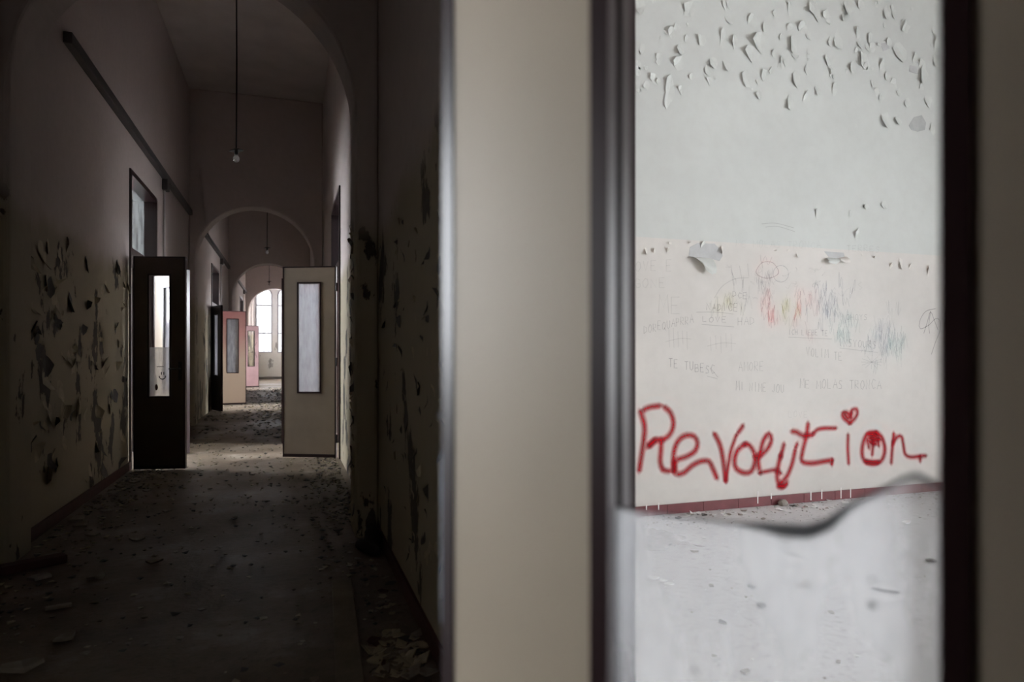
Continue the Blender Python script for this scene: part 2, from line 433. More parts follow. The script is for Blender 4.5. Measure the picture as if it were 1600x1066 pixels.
for side, lst in (('right', RW), ('left', LW)):
    for lab, (a, b, c, d, X) in zip(wl[side], lst):
        e = empty('window_%d' % k, (X + .2 if side == 'right' else X - .2, (a + b) / 2, c), math.pi / 2); hw = (b - a) / 2; k += 1
        struct(e, lab, 'window')
        ring('window_frame', (-hw, hw, 0, d - c), (-hw + .05, hw - .05, .05, d - c - .05), -.04, .04, 'winframe', e)
        box('mullion', (-.03, -.03, .04), (.03, .03, d - c - .04), 'winframe', e)
        box('glazing_bar', (-hw + .04, -.025, 1.55), (hw - .04, .025, 1.60), 'winframe', e)

# ------------------------------------------------------------------ door surrounds with transom lights
def surround(n, X, d, label, side):
    y0, y1 = d; hw = (y1 - y0) / 2
    e = empty('trim_%d' % n, (X, (y0 + y1) / 2, 0), math.pi / 2); struct(e, label, 'door frame')
    f = .045
    # local x runs along the wall, local y through it
    outl = [(-hw, 0), (-hw, DH), (hw, DH), (hw, 0), (hw - f, 0), (hw - f, DH - f), (-hw + f, DH - f), (-hw + f, 0)]
    vs = [(x, y, z) for y in (-.115, .115) for x, z in outl]
    fs = [(0, 1, 6, 7), (1, 2, 5, 6), (2, 3, 4, 5), (15, 14, 9, 8), (14, 13, 10, 9), (13, 12, 11, 10)]
    fs += [(k, 8 + k, 8 + (k + 1) % 8, (k + 1) % 8) for k in range(8)]
    mesh('door_frame', vs, fs, 'maroon', e)
    box('transom_bar', (-hw + f, -.10, 1.87), (hw - f, .10, 1.93), 'maroon', e)
    box('transom_pane', (-hw + f, -.003, 1.93), (hw - f, .003, DH - f), 'glass_dimming' if side > 0 else 'glass_clear', e)
n = 1
for (d, t) in zip(RIGHT_DOORS, ('maroon frame of the nearest doorway into the graffiti room', 'maroon frame and transom seen edge-on above the beige open door',
                                 'maroon door frame right of the corridor behind the second arch', 'maroon door frame right of the corridor near the end')):
    surround(n, XR + .1, d, t, 1); n += 1
for (d, t) in zip(LEFT_DOORS, ('maroon frame of the added doorway opposite the graffiti room', 'maroon frame and tall transom above the dark left door', 'maroon frame and transom above the black and pink doors',
                                'maroon frame left of the corridor near the arched window')):
    surround(n, XL - .1, d, t, -1); n += 1

# ------------------------------------------------------------------ door leaves
LH = 1.835
def leaf(n, hinge, free, label, panel, glass='glass_clear', pane=True, handle_side=1, W=None):
    hx, hy = hinge; fx, fy = free
    W = W or math.hypot(fx - hx, fy - hy); a = math.atan2(fy - hy, fx - hx)
    e = empty('door_%d' % n, (hx, hy, .012), a); struct(e, label, 'door')
    t = .0165; e1 = .0115; H = LH - .012
    w0, w1, z0, z1 = .272 * W, .728 * W, .335 * H, .918 * H
    tr = .0145
    ring('panel', (e1, W - e1, .03, H - e1), (w0 + .002, w1 - .002, z0 + .002, z1 - .002), -t, t, panel, e)
    ring('edge_trim', (0, W, 0, H), (e1, W - e1, .03, H - e1), -t - .0015, t + .0015, 'maroon', e)
    for s in (-1, 1):
        a0, a1 = (-t - .004, -.0055) if s < 0 else (.0055, t + .004)
        ring('window_trim', (w0, w1, z0, z1), (w0 + tr, w1 - tr, z0 + tr, z1 - tr), a0, a1, 'maroon', e)
    ring('putty', (w0 + .003, w1 - .003, z0 + .003, z1 - .003), (w0 + tr - .006, w1 - tr + .006, z0 + tr - .006, z1 - tr + .006), -.0054, .0054, 'groove', e)
    if pane:
        box('pane', (w0 + .006, -.002, z0 + .006), (w1 - .006, .002, z1 - .006), glass, e)
    for z in (.18, H * .5, H - .2):
        lathe('hinge', [(.008, -.04), (.009, -.035), (.009, .035), (.008, .04)], 'iron', e, 8, (-.006, t * handle_side, z))
    return e, W, (w0 + tr, w1 - tr, z0 + tr, z1 - tr)

def lever(e, W, side, dirn=-1, z=.86, mat='iron'):
    t = .0165 * side; o = .0035 * side
    lp = box('lock_plate', (W - .055, min(t, t + o), z - .10), (W - .025, max(t, t + o), z + .06), mat, e)
    tube('handle', [(W - .04, t, z), (W - .04, t + .03 * side, z), (W - .05, t + .036 * side, z), (W - .12, t + .036 * side, z)], .007, mat, lp)

# near leaf, half open towards the camera
NH, NF = (.455, .175), (.134, .558)
near, NW, nin = leaf(1, NH, NF, 'blurred cream door in the foreground with a tall broken window', 'laminate', pane=False, handle_side=-1)
na = math.atan2(NF[1] - NH[1], NF[0] - NH[0])
def on_leaf(x, y):
    """pixel to near-leaf local (s, z)"""
    d = ray(x, y); ux, uy = math.cos(na), math.sin(na); nx, ny = -uy, ux
    k = (NH[0] * nx + NH[1] * ny) / (d[0] * nx + d[1] * ny)
    return ((d[0] * k - NH[0]) * ux + (d[1] * k - NH[1]) * uy, 1 + d[2] * k - .012)
edge_px = [(955, 792), (1000, 799), (1050, 806), (1100, 812), (1150, 818), (1190, 823), (1225, 829), (1262, 831), (1295, 819),
           (1322, 796), (1350, 780), (1385, 763), (1410, 750), (1432, 743), (1452, 752), (1475, 764), (1500, 769)]
ed = [on_leaf(*p) for p in edge_px]
s_lo, s_hi, zb = nin[0] - .008, nin[1] + .008, nin[2] - .008
ed[0] = (s_hi, ed[0][1]); ed[-1] = (s_lo, ed[-1][1])
npane = profile('broken_pane', [(s_lo, zb), (s_hi, zb)] + ed, [], (-.0022, .0022), 'y', 'glass_dusty', near); npane['label'] = 'dusty remnant of glass with a wavy broken edge'
rad = [.0007, .0007, .0008, .0009, .0012, .0028, .0046, .0046, .0038, .0024, .0014, .0014, .0018, .002, .0018, .0012, .0008]
tube('broken_edge', [(s, 0, z) for s, z in ed], rad, 'glass_edge', npane, 6)
for px, py, r in ((1363, 945, .0022), (1087, 1045, .0018), (1362, 905, .0012)):
    s, z = on_leaf(px, py); lathe('dirt_speck', [(r, 0), (r * .6, .0012)], 'glass_edge', npane, 8, (0, 0, 0)).matrix_local = \
        Matrix.Translation(Vector((s, .0022, z)) * U) @ Matrix.Rotation(-math.pi / 2, 4, 'X')
# steel lock strip on the closing edge of the near leaf
z_a, z_b = on_leaf(700, 965)[1], on_leaf(700, 702)[1]
box('lock_strip', (NW - .001, .004, z_a), (NW + .0035, .0155, z_b), 'steel', near, .001)
box('latch', (NW - .001, .005, on_leaf(700, 652)[1]), (NW + .007, .015, on_leaf(700, 643)[1]), 'iron', near, .001)
# its partner, folded flat back against the wall
leaf(2, (XR - .024, 1.275), (XR - .024, 1.775), 'second leaf of the graffiti room door, folded against the wall', 'laminate', 'glass_clear')

# left of the corridor, second bay: dark leaf with the smiley
d3, W3, in3 = leaf(3, (-1.262, 6.46), (-.848, 6.36), 'dark open door on the left with a smiley on its broken pane', 'laminate_shaded', pane=False)
lever(d3, W3, -1)
zt = in3[2] + .42 * (in3[3] - in3[2]) * 1.0
p3 = box('broken_pane', (in3[0] - .008, -.002, in3[2] - .008), (in3[1] + .008, .002, in3[2] + .405 * (in3[3] - in3[2])), 'glass_shard', d3); p3['label'] = 'milky lower remnant of glass'
cx = in3[0] + .62 * (in3[1] - in3[0]); cz = in3[2] + .165 * (in3[3] - in3[2]); rr = .026
tube('smiley_mouth', [(cx + rr * math.cos(a), -.0045, cz + rr * math.sin(a)) for a in [math.radians(175 + k * 19) for k in range(11)]], 0.0045, 'ink', p3, 6)
for dx in (-.008, .012): tube('smiley_eye', [(cx + dx, -.0045, cz + .012), (cx + dx, -.0045, cz + .036)], .0036, 'ink', p3, 6)
tube('scrawl', [(cx - .045 + k * .007, -.0045, cz + .082 + .002 * (-1) ** k) for k in range(9)], .0025, 'ink', p3, 6)
lathe('stain', [(.016, 0), (.012, .002)], 'redwood', p3, 12).matrix_local = Matrix.Translation(Vector((cx - .05, -.0025, in3[2] + .075)) * U) @ Matrix.Rotation(math.pi / 2, 4, 'X') @ Matrix.Diagonal((.8, 1.7, 1, 1))
leaf(4, (-1.305, 7.67), (-.955, 7.32), 'pale door leaf seen through the dark left door window', 'laminate', 'glass_milky')
d5, W5, in5 = leaf(5, (.425, 6.58), (-.055, 6.80), 'beige open door on the right with a streaked frosted pane', 'laminate_brown', 'glass_milky')
leaf(6, (.43, 7.79), (-.082, 7.84), 'door leaf just showing behind the beige right door', 'laminate_pink', 'glass_clear')
leaf(7, (-1.295, 12.87), (-1.10, 12.42), 'narrow black door leaf seen at a slant beyond the second arch', 'laminate_black', 'glass_milky')
leaf(8, (-1.295, 14.08), (-.81, 14.14), 'pinkish beige open door beyond the second arch', 'laminate_pink', 'glass_milky')
d9, W9, in9 = leaf(9, (-1.295, 21.18), (-.875, 21.36), 'small rose door farthest down the corridor with a black scrawl', 'laminate_rose', 'glass_clear')
for p in ([(.30, 1.28), (.335, 1.22), (.30, 1.17), (.345, 1.10), (.30, 1.04)], [(.33, 1.22), (.39, 1.33)], [(.33, 1.06), (.40, .86)]):
    tube('scrawl', [(x, -.019, z) for x, z in p], .004, 'ink', d9, 5)

# ------------------------------------------------------------------ skirting tiles of the graffiti room
bb = empty('baseboard_far', (XR + TH, WF, 0)); struct(bb, 'maroon tiled skirting under the red graffiti', 'baseboard')
tl = .262
tile_me = None
k = 0
while (k + 1) * tl < XE - XR - TH:
    if tile_me is None:
        o = box('tile', (.0012, -.014, 0), (tl - .0012, 0, .060), 'maroon_dull', bb, .0015); tile_me = o.data
    else: o = link('tile', tile_me, None, bb)
    o.location = Vector((k * tl, random.uniform(-.0012, .0), 0)) * U; k += 1
box('joint', (0, -.009, 0), (k * tl, 0, .056), 'chip', bb)
struct(box('baseboard_left', (XL, ARCH[0] + AT, 0), (XL + .012, LEFT_DOORS[1][0], .07), 'redwood'), 'dark skirting along the left corridor wall', 'baseboard')
struct(box('baseboard_right', (XR - .012, RIGHT_DOORS[0][1], 0), (XR, ARCH[0], .07), 'redwood'), 'dark skirting along the right corridor wall', 'baseboard')

# ------------------------------------------------------------------ graffiti and scribbles on the wall
def smooth_pts(pts, step):
    if len(pts) < 3:
        P = [Vector(p) for p in pts]
    else:
        P = []
        q = [Vector(p) for p in pts]; q = [q[0] * 2 - q[1]] + q + [q[-1] * 2 - q[-2]]
        for i in range(1, len(q) - 2):
            m = max(2, int((q[i + 1] - q[i]).length / step))
            for k in range(m):
                t = k / m; a, b, c, d = q[i - 1:i + 3]
                P.append(.5 * (2 * b + (c - a) * t + (2 * a - 5 * b + 4 * c - d) * t * t + (3 * b - a - 3 * c + d) * t ** 3))
        P.append(q[-2]); return P
    out = []
    for a, b in zip(P, P[1:]):
        m = max(1, int((b - a).length / step))
        out += [a.lerp(b, k / m) for k in range(m)]
    return out + [P[-1]]

LAYER = [0]
def ribbons(name, strokes, mat, width, alpha, halo=0.0, parent=None, label=None, step=.02, curved=True, soft=True):
    """painted strokes: list of polylines of (X, Z) on the far wall, as a film of paint with soft borders"""
    vs, fs, al = [], [], []
    for st in strokes:
        wd = width
        if isinstance(st, tuple): st, wd = st
        pts = smooth_pts(st, step) if curved else [Vector(p) for p in st]
        LAYER[0] += 1; y = WF - .00015 - .000004 * (LAYER[0] % 60)
        off = [(-wd - halo, 0), (-wd * .75, alpha * (.85 if halo else 1)), (0, alpha), (wd * .75, alpha * (.85 if halo else 1)), (wd + halo, 0)] if halo else [(-wd, alpha * .4), (0, alpha), (wd, alpha * .4)]
        n = len(off)
        if halo and len(pts) > 1:      # fade the ends
            d0 = (pts[0] - pts[1]).normalized() * (wd + halo); d1 = (pts[-1] - pts[-2]).normalized() * (wd + halo)
            pts = [pts[0] + d0] + pts + [pts[-1] + d1]
        base = len(vs)
        for i, p in enumerate(pts):
            d = pts[min(i + 1, len(pts) - 1)] - pts[max(i - 1, 0)]
            if d.length < 1e-7: d = Vector((1, 0))
            nrm = Vector((-d.y, d.x)).normalized()
            end = halo and i in (0, len(pts) - 1)
            for o, a in off:
                q = p + nrm * (o * (.35 if end else 1)); vs.append((q.x, y - 2e-7 * i, q.y)); al.append(0 if end else a)
        for i in range(len(pts) - 1):
            for k in range(n - 1):
                a = base + i * n + k; fs.append((a, a + 1, a + n + 1, a + n))
    me = bpy.data.meshes.new(name); me.from_pydata([Vector(v) * U for v in vs], [], fs)
    at = me.attributes.new('paint', 'FLOAT', 'POINT'); at.data.foreach_set('value', al)
    o = link(name, me, M[mat], parent)
    if label: o['label'] = label
    return o

def W2(pts, ox, oy, s):
    out = []
    for x, y in pts:
        p = on_y(ox + x * s, oy + y * s, WF); out.append((p[0], p[2]))
    return out
A = lambda *p: W2(p, 980, 620, .1688)     # left half of the word
B = lambda *p: W2(p, 1220, 620, .1688)    # right half
lw = .0140
LETTERS = [
 ('R', [(A((120, 135), (152, 230), (162, 310), (145, 460), (110, 685)), .0145), A((155, 122), (205, 98), (300, 84)),
        (A((345, 95), (400, 150), (428, 240), (412, 320), (370, 375), (320, 400), (262, 400), (200, 455)), .0135),
        (A((258, 402), (200, 458)), .018), A((315, 400), (312, 500), (305, 600), (330, 675), (390, 690))]),
 ('e', [A((470, 580), (560, 550), (630, 500), (650, 430), (620, 370), (550, 357), (480, 400), (440, 480), (428, 580), (432, 690)),
        A((470, 720), (530, 700), (600, 640), (680, 600), (755, 600), (790, 660), (830, 755)), (A((440, 600), (440, 700)), .018)]),
 ('v', [A((808, 345), (860, 450), (890, 600), (912, 780)), (A((912, 780), (935, 640), (960, 500), (1010, 355)), .0085), (A((1030, 330), (1073, 268)), .0125)]),
 ('o', [A((1090, 438), (1020, 500), (992, 590), (1012, 670), (1090, 708), (1150, 690), (1182, 600), (1172, 510), (1130, 450), (1090, 438))]),
 ('l', [A((1185, 550), (1235, 545), (1300, 480), (1335, 400), (1312, 342), (1262, 400), (1235, 500), (1213, 600), (1230, 705)), (A((1230, 705), (1300, 690), (1370, 680), (1425, 710)), .0085)]),
 ('u', [(A((1452, 440), (1420, 560)), .013), A((1420, 540), (1388, 700), (1395, 790), (1430, 835), (1480, 800)), B((0, 800), (60, 730), (105, 620), (132, 500)), (B((138, 470), (152, 435)), .010), (A((1400, 830), (1450, 830)), .016)]),
 ('t', [B((252, 250), (238, 360), (203, 500), (195, 595), (280, 618), (400, 600), (478, 588)), (B((472, 590), (472, 632)), .009),
        B((105, 322), (150, 330), (205, 362), (295, 355)), (B((300, 340), (340, 305), (400, 293), (510, 292)), .0095)]),
 ('i', [(B((622, 352), (620, 480), (628, 620)), .0085)]),
 ('heart', [(B((640, 245), (580, 195), (570, 155), (605, 142), (640, 165), (660, 122), (700, 117), (708, 160), (680, 208), (640, 245)), .0095),
            (B((590, 160), (620, 200), (640, 180)), .008), (B((655, 150), (650, 200)), .006)]),
 ('o', [B((880, 332), (800, 345), (757, 450), (757, 560), (800, 612), (880, 622), (940, 580), (963, 480), (930, 370), (880, 332)),
        (B((810, 350), (900, 350), (815, 385), (920, 390), (820, 420), (880, 440)), .0105), (B((800, 400), (815, 475)), .008), (B((855, 430), (845, 540)), .009), (B((900, 400), (908, 460)), .007), (B((790, 600), (900, 605)), .012)]),
 ('n', [(B((1045, 340), (1032, 480), (1022, 615)), .0105), (B((1036, 432), (1080, 372), (1118, 372), (1135, 450), (1150, 530), (1200, 560), (1300, 550), (1345, 548)), .010), (B((1290, 555), (1290, 600)), .0085)]),
]
for nm, st in LETTERS:
    ribbons('spray_heart' if nm == 'heart' else 'spray_letter', st, 'spray', lw, 1.0, .017, wall_far,
            'small red spray-painted heart' if nm == 'heart' else 'red spray-painted letter ' + nm)

FONT = {'A': ['0,0 .5,1 1,0', '.2,.4 .8,.4'], 'B': ['0,0 0,1 .7,.95 .75,.6 0,.5 .8,.45 .8,.05 0,0'], 'C': ['.9,.85 .4,1 0,.5 .4,0 .9,.15'],
 'D': ['0,0 0,1 .7,.8 .8,.3 0,0'], 'E': ['.8,1 0,1 0,0 .8,0', '0,.5 .6,.5'], 'G': ['.9,.85 .4,1 0,.5 .4,0 .9,.1 .9,.45 .5,.45'], 'H': ['0,0 0,1', '.8,0 .8,1', '0,.5 .8,.5'],
 'I': ['.4,0 .4,1'], 'J': ['.7,1 .7,.2 .4,0 .05,.2'], 'L': ['0,1 0,0 .7,0'], 'M': ['0,0 .1,1 .5,.3 .9,1 1,0'], 'N': ['0,0 0,1 .8,0 .8,1'], 'O': ['.4,1 0,.6 .1,.1 .5,0 .85,.4 .75,.9 .4,1'],
 'P': ['0,0 0,1 .7,.9 .7,.55 0,.45'], 'Q': ['.4,1 0,.6 .1,.1 .5,0 .85,.4 .75,.9 .4,1', '.5,.3 .95,-.1'], 'R': ['0,0 0,1 .7,.9 .7,.55 0,.45 .8,0'], 'S': ['.8,.9 .3,1 .1,.7 .7,.4 .6,.05 0,.05'],
 'T': ['0,1 .9,1', '.45,1 .45,0'], 'U': ['0,1 .05,.2 .4,0 .75,.2 .8,1'], 'V': ['0,1 .4,0 .8,1'], 'Y': ['0,1 .4,.5 .8,1', '.4,.5 .4,0'], ' ': []}
def writing(text, x, y, hgt, pitch=None, slope=0, mat='pencil', alpha=.4, wd=.0022):
    """hand lettering; x,y = baseline start and hgt = cap height in photograph pixels"""
    pitch = pitch or hgt * .85; st = []
    for i, c in enumerate(text):
        hh = hgt * random.uniform(.88, 1.1); dy = random.uniform(-.06, .06) * hgt
        for s in FONT[c]:
            pts = [tuple(map(float, q.split(','))) for q in s.split()]
            st.append(W2([(x + i * pitch + u * pitch * .78, y + slope * i * pitch + dy - v * hh) for u, v in pts], 0, 0, 1))
    ribbons('pencil_writing', st, mat, wd * 1.15, min(.9, alpha * 1.45), 0, wall_far, 'faint handwritten words ' + text, curved=False)
writing('OVE E', 993, 424, 17, 12, 0, alpha=.22)
writing('GONE', 991, 450, 14, 13, -.03, alpha=.22)
writing('ME', 1029, 490, 28, 20, .05, alpha=.26)
writing('DOREQUAPRRA', 1006, 521, 13, 7.2, -.22, alpha=.36)
writing('NADICE', 1104, 485, 12, 8.5, .05, alpha=.55)
writing('DCE', 1145, 464, 9, 8, .2, alpha=.5)
writing('LOVE', 1098, 503, 8, 10, .03, alpha=.45)
writing('HAD', 1153, 508, 13, 9.5, 0, alpha=.35)
writing('TE TUBESC', 1045, 574, 13, 8.2, .16, alpha=.5)
writing('AMORE', 1154, 580, 14, 8.3, 0, alpha=.34)
writing('MI NIME JOU', 1150, 610, 14, 7, .06, alpha=.42)
writing('ICH LIEBE TE', 1232, 523, 8, 5.2, .03, alpha=.45)
writing('INSYOURS', 1311, 541, 11, 7.5, .06, alpha=.5)
writing('VOLIM TE', 1260, 556, 13, 7.2, .14, alpha=.42)
writing('ME MOLAS TRONCA', 1250, 607, 14, 8.6, .01, alpha=.46)
writing('CHOYS', 1322, 500, 9, 7, .02, alpha=.4)
writing('TERRES', 1323, 392, 10, 9, .05, alpha=.22)
writing('ME MOLAS TRONCA', 1150, 386, 11, 9, .02, alpha=.13)
writing('LOVE', 1232, 652, 9, 8, 0, alpha=.16)
P = lambda *p: W2(p, 0, 0, 1)
ribbons('pencil_underline', [P((1088, 488), (1120, 488), (1146, 491)), P((1096, 507), (1147, 511)), P((1232, 527), (1300, 530)), P((1312, 544), (1372, 551)), P((1105, 588), (1121, 592)), P((1196, 355), (1215, 354), (1242, 362)), P((1190, 350), (1212, 349), (1240, 356)), P((1110, 575), (1122, 590))],
        'pencil', .0024, .5, 0, wall_far, 'thin pencil underlines')
for ox, oy, n_, sx in ((1045, 515, 5, 7), (1110, 522, 5, 8)):
    ribbons('tally_mark', [P((ox + k * sx, oy + random.uniform(-4, 4)), (ox + k * sx + 1, oy + 26 + random.uniform(-6, 6))) for k in range(n_)] + [P((ox - 5, oy + 19), (ox + 18, oy + 14), (ox + n_ * sx, oy + 15))],
            'pencil', .0022, .36, 0, wall_far, 'pencilled tally strokes')
C2 = lambda *p: W2(p, 1220, 340, .2627)
ribbons('circled_letter', [C2((920, 542), (860, 560), (825, 620), (830, 662), (880, 640), (920, 602), (945, 612), (947, 670), (920, 740), (895, 815)),
                            C2((850, 690), (872, 620), (890, 560), (912, 610), (934, 668)), C2((885, 690), (880, 640), (890, 560))], 'char', .0034, .8, 0, wall_far, 'black circled letter A')
ribbons('pencil_star', [P((1362 + 17 * math.cos(a), 566 + 11 * math.sin(a)), (1362 - 17 * math.cos(a), 566 - 11 * math.sin(a))) for a in (0, .5, 1.1, 1.6, 2.2, 2.7)], 'cray_blue', .0022, .42, 0, wall_far, 'pencilled star scribble')
def cloud(x0, x1, y0, y1, n_, mat, alpha, vert=True, wd=.0034):
    st = []
    for _ in range(n_):
        x, y = random.gauss((x0 + x1) / 2, (x1 - x0) / 4), random.gauss((y0 + y1) / 2, (y1 - y0) / 4)
        pts = [(x, y)]
        for k in range(5):
            x += random.uniform(-5, 6); y += (random.uniform(9, 26) * (-1) ** k) if vert else random.uniform(-5, 5)
            pts.append((x, y))
        st.append(P(*pts))
    ribbons('crayon_scribble', st, mat, wd, alpha * .9, 0, wall_far, {'cray_red': 'red', 'cray_olive': 'olive', 'cray_teal': 'teal', 'cray_blue': 'slate blue', 'pencil': 'grey'}[mat] + ' crayon scribble')
cloud(1188, 1216, 450, 505, 9, 'cray_red', .42)
cloud(1240, 1268, 435, 505, 10, 'cray_red', .36)
cloud(1105, 1155, 445, 480, 8, 'cray_olive', .26)
cloud(1212, 1245, 450, 490, 8, 'cray_olive', .32)
cloud(1258, 1335, 440, 500, 20, 'cray_blue', .40)
cloud(1290, 1350, 480, 530, 14, 'cray_teal', .30)
cloud(1345, 1420, 470, 555, 30, 'cray_blue', .26)
cloud(1370, 1415, 500, 560, 16, 'cray_teal', .26)
cloud(1130, 1230, 410, 470, 16, 'pencil', .22)
cloud(1160, 1330, 400, 470, 22, 'pencil', .2, False)
ribbons('crayon_circle', [P(*[(1199 + (17 + 2 * math.sin(a * 3)) * math.cos(a), 422 + 13 * math.sin(a)) for a in [k * .4 for k in range(34)]]),
                          P((1188, 398), (1190, 412), (1196, 400), (1200, 414), (1206, 402))], 'cray_red', .0026, .42, 0, wall_far, 'red crayon loops')
ribbons('crayon_circle', [P(*[(1220 + 12 * math.cos(a), 428 + 13 * math.sin(a)) for a in [k * .45 for k in range(28)]])], 'cray_blue', .0022, .36, 0, wall_far, 'slate crayon loops')
ribbons('crayon_arch', [P((1116, 466), (1128, 448), (1148, 436), (1170, 434)), P((1142, 414), (1146, 440), (1147, 455)), P((1155, 415), (1160, 440)), P((1168, 412), (1170, 432))], 'pencil', .003, .4, 0, wall_far, 'pencilled arch')

# ------------------------------------------------------------------ peeling paint on the graffiti wall
def flake_poly(r0, r1, lift, ang):
    """irregular flake in the plane of its wall: (u, v, out) points, lifting towards one side"""
    n_ = random.choice((7, 8, 9)); P_ = []; a0 = random.uniform(0, 6.3); c, s_ = math.cos(ang), math.sin(ang)
    for k in range(n_):
        a = a0 + 2 * math.pi * k / n_; q = random.uniform(.55, 1.2)
        P_.append((r0 * q * math.cos(a), r1 * q * math.sin(a)))
    rr_ = math.hypot(r0 * c, r1 * s_)
    out = lambda u, v: .0006 + lift * max(0.0, (u * c + v * s_) / rr_ + .1) ** 1.6
    vs = [(0, 0, out(0, 0))] + [(u * .6, v * .6, out(u * .6, v * .6)) for u, v in P_] + [(u, v, out(u, v)) for u, v in P_]
    fs = [(0, 1 + k, 1 + (k + 1) % n_) for k in range(n_)]
    fs += [(1 + k, 1 + n_ + k, 1 + n_ + (k + 1) % n_, 1 + (k + 1) % n_) for k in range(n_)]
    return vs, fs
def flake(name, cx, cz, w_, h_, lift, mat, parent, Y=WF, ang=None):
    vs, fs = flake_poly(w_, h_, lift, random.gauss(math.pi, .7) if ang is None else ang)
    return mesh(name, [(cx + u, Y - o, cz + v) for u, v, o in vs], fs, mat, parent, False)
FL = [(65, 35, 1), (300, 50, 1.2), (285, 75, .8), (495, 95, 1), (600, 95, 1.1), (780, 45, 1), (900, 35, 1.8), (955, 70, 1.2), (1060, 30, 1.5), (1120, 30, 1), (1245, 65, 1), (1280, 70, 1),
      (840, 135, 1.1), (1335, 135, 1.1), (215, 155, 1.1), (258, 235, 1.2), (248, 300, 1.2), (355, 190, 1), (465, 190, 1.1), (515, 205, .9), (640, 205, 1.8), (598, 260, 1.5), (740, 175, .7), (797, 210, 1.3), (1010, 195, 1.3),
      (1110, 160, .9), (1120, 215, .9), (1165, 185, .8), (1180, 230, 1), (1310, 250, 1.4), (1382, 280, .9), (1415, 315, 1.1), (1422, 368, 1.5), (1492, 225, 1.4), (745, 300, 1.1), (867, 335, .8), (972, 290, 1.3),
      (1080, 325, 1), (1135, 290, 1.9), (1225, 325, 1.1), (390, 335, 1), (475, 310, 1.1), (572, 368, 1.3), (665, 370, 1), (810, 385, 1.2), (205, 430, 1.3), (193, 485, 1.1), (255, 430, .7), (782, 500, 1.1), (862, 470, 1),
      (915, 435, 1.1), (998, 435, .9), (1282, 405, 1), (1220, 475, .8), (1345, 495, .9), (1447, 490, 1.1), (1240, 575, 1), (1300, 580, .9), (915, 1025, .8), (1072, 1030, .7), (1147, 995, .7), (1236, 990, .8), (1100, 605, .5),
      (50, 345, 1), (155, 275, .8), (985, 345, 1), (1490, 290, 1.2), (1525, 65, 1.1), (70, 235, .7), (1465, 620, .7), (415, 300, .9), (1040, 85, .9), (660, 130, .9), (1180, 400, .7)]
for x, y, s in FL:
    p = on_y(980 + x * .325, y * .325, WF)
    flake('paint_flake', p[0], p[2], .036 * s * random.uniform(.8, 1.3), .048 * s * random.uniform(.7, 1.3), .017 * s * random.uniform(.5, 1.3), 'flake_up', wall_far)
rnd_ = random.Random(77)
for _ in range(70):
    x, y = rnd_.uniform(985, 1482), 150 * rnd_.random() ** 1.2; s = rnd_.uniform(.35, .9); p = on_y(x, y, WF)
    flake('paint_flake', p[0], p[2], .04 * s, .045 * s, .012 * s, 'flake_up', wall_far)
for x, y, s in ((1098, 1185 / 3.08 - 0, .7), (1340, 366, 1.0)):
    p = on_y(x, y if y < 500 else 385, WF)
    flake('paint_flake', p[0], p[2], .03 * s, .05 * s, .016, 'flake_up', wall_far)
def patch(name, pts, mat, lab, y=.0016):
    q = P(*pts); n_ = len(q)
    vs = [(a, WF - y, b) for a, b in q] + [(a, WF, b) for a, b in q]
    o = mesh(name, vs, [tuple(range(n_))] + [(i, (i + 1) % n_, n_ + (i + 1) % n_, n_ + i) for i in range(n_)], mat, wall_far); o['label'] = lab
patch('bare_patch', [(1428, 183), (1440, 180), (1447, 192), (1445, 203), (1434, 206), (1424, 203), (1420, 196)], 'patch_dark', 'dark grey bare patch', .0009)
patch('bare_patch', [(1376, 68), (1386, 66), (1390, 76), (1380, 80)], 'patch', 'grey bare patch', .0009)
patch('bare_patch', [(1422, 102), (1432, 104), (1434, 116), (1420, 112)], 'patch', 'grey bare patch', .0009)
# torn strip below the dado line with its curl
patch('bare_patch', [(1078, 386), (1090, 380), (1116, 381), (1126, 390), (1129, 400), (1124, 408), (1110, 404), (1095, 402), (1076, 401)], 'patch', 'grey bare patch where the paint has torn away')
patch('bare_patch', [(1288, 393), (1318, 395), (1320, 402), (1310, 405), (1295, 402)], 'patch', 'small grey bare patch')
def tongue(pts_top, pts_bot, lift, mat, lab):
    a, b = P(*pts_top), P(*pts_bot); vs, fs = [], []; m = 6; n_ = len(a)
    for j in range(m):
        t = j / (m - 1)
        for p, q in zip(a, b):
            vs.append((p[0] + (q[0] - p[0]) * t, WF - .002 - lift * math.sin(t * 2.1), p[1] + (q[1] - p[1]) * t))
    for j in range(m - 1):
        for i in range(n_ - 1):
            k = j * n_ + i; fs.append((k, k + 1, k + n_ + 1, k + n_))
    o = mesh('curled_paint', vs, fs, mat, wall_far, True); o['label'] = lab
tongue([(1076, 401), (1086, 402), (1096, 402), (1106, 404), (1113, 405)], [(1083, 406), (1093, 414), (1098, 424), (1107, 430), (1113, 428)], .045, 'flake_up', 'white curl of paint hanging from the dado line')
tongue([(1290, 403), (1300, 403), (1308, 404)], [(1288, 411), (1300, 414), (1306, 410)], .035, 'flake_up', 'small white curl of paint')
tongue([(1308, 404), (1316, 402), (1322, 401)], [(1309, 408), (1317, 412), (1324, 411)], .03, 'flake_cream', 'small cream curl of paint')
for x, y, w_, h_ in ((1047, 380, .03, .016), (1078, 380, .025, .016), (1210, 391, .035, .016), (1231, 391, .03, .014), (1346, 398, .03, .016), (1366, 402, .03, .016), (1472, 406, .03, .016),
                     (1245, 398, .018, .05), (1392, 415, .03, .04), (1407, 412, .035, .09), (1421, 417, .02, .04), (1450, 424, .022, .085), (1009, 392, .02, .05), (1043, 393, .02, .05), (1022, 392, .02, .03), (1128, 392, .024, .06)):
    p = on_y(x, y, WF); flake('paint_flake', p[0], p[2], w_ * .6, h_ * .55, .018, 'flake_cream', wall_far)
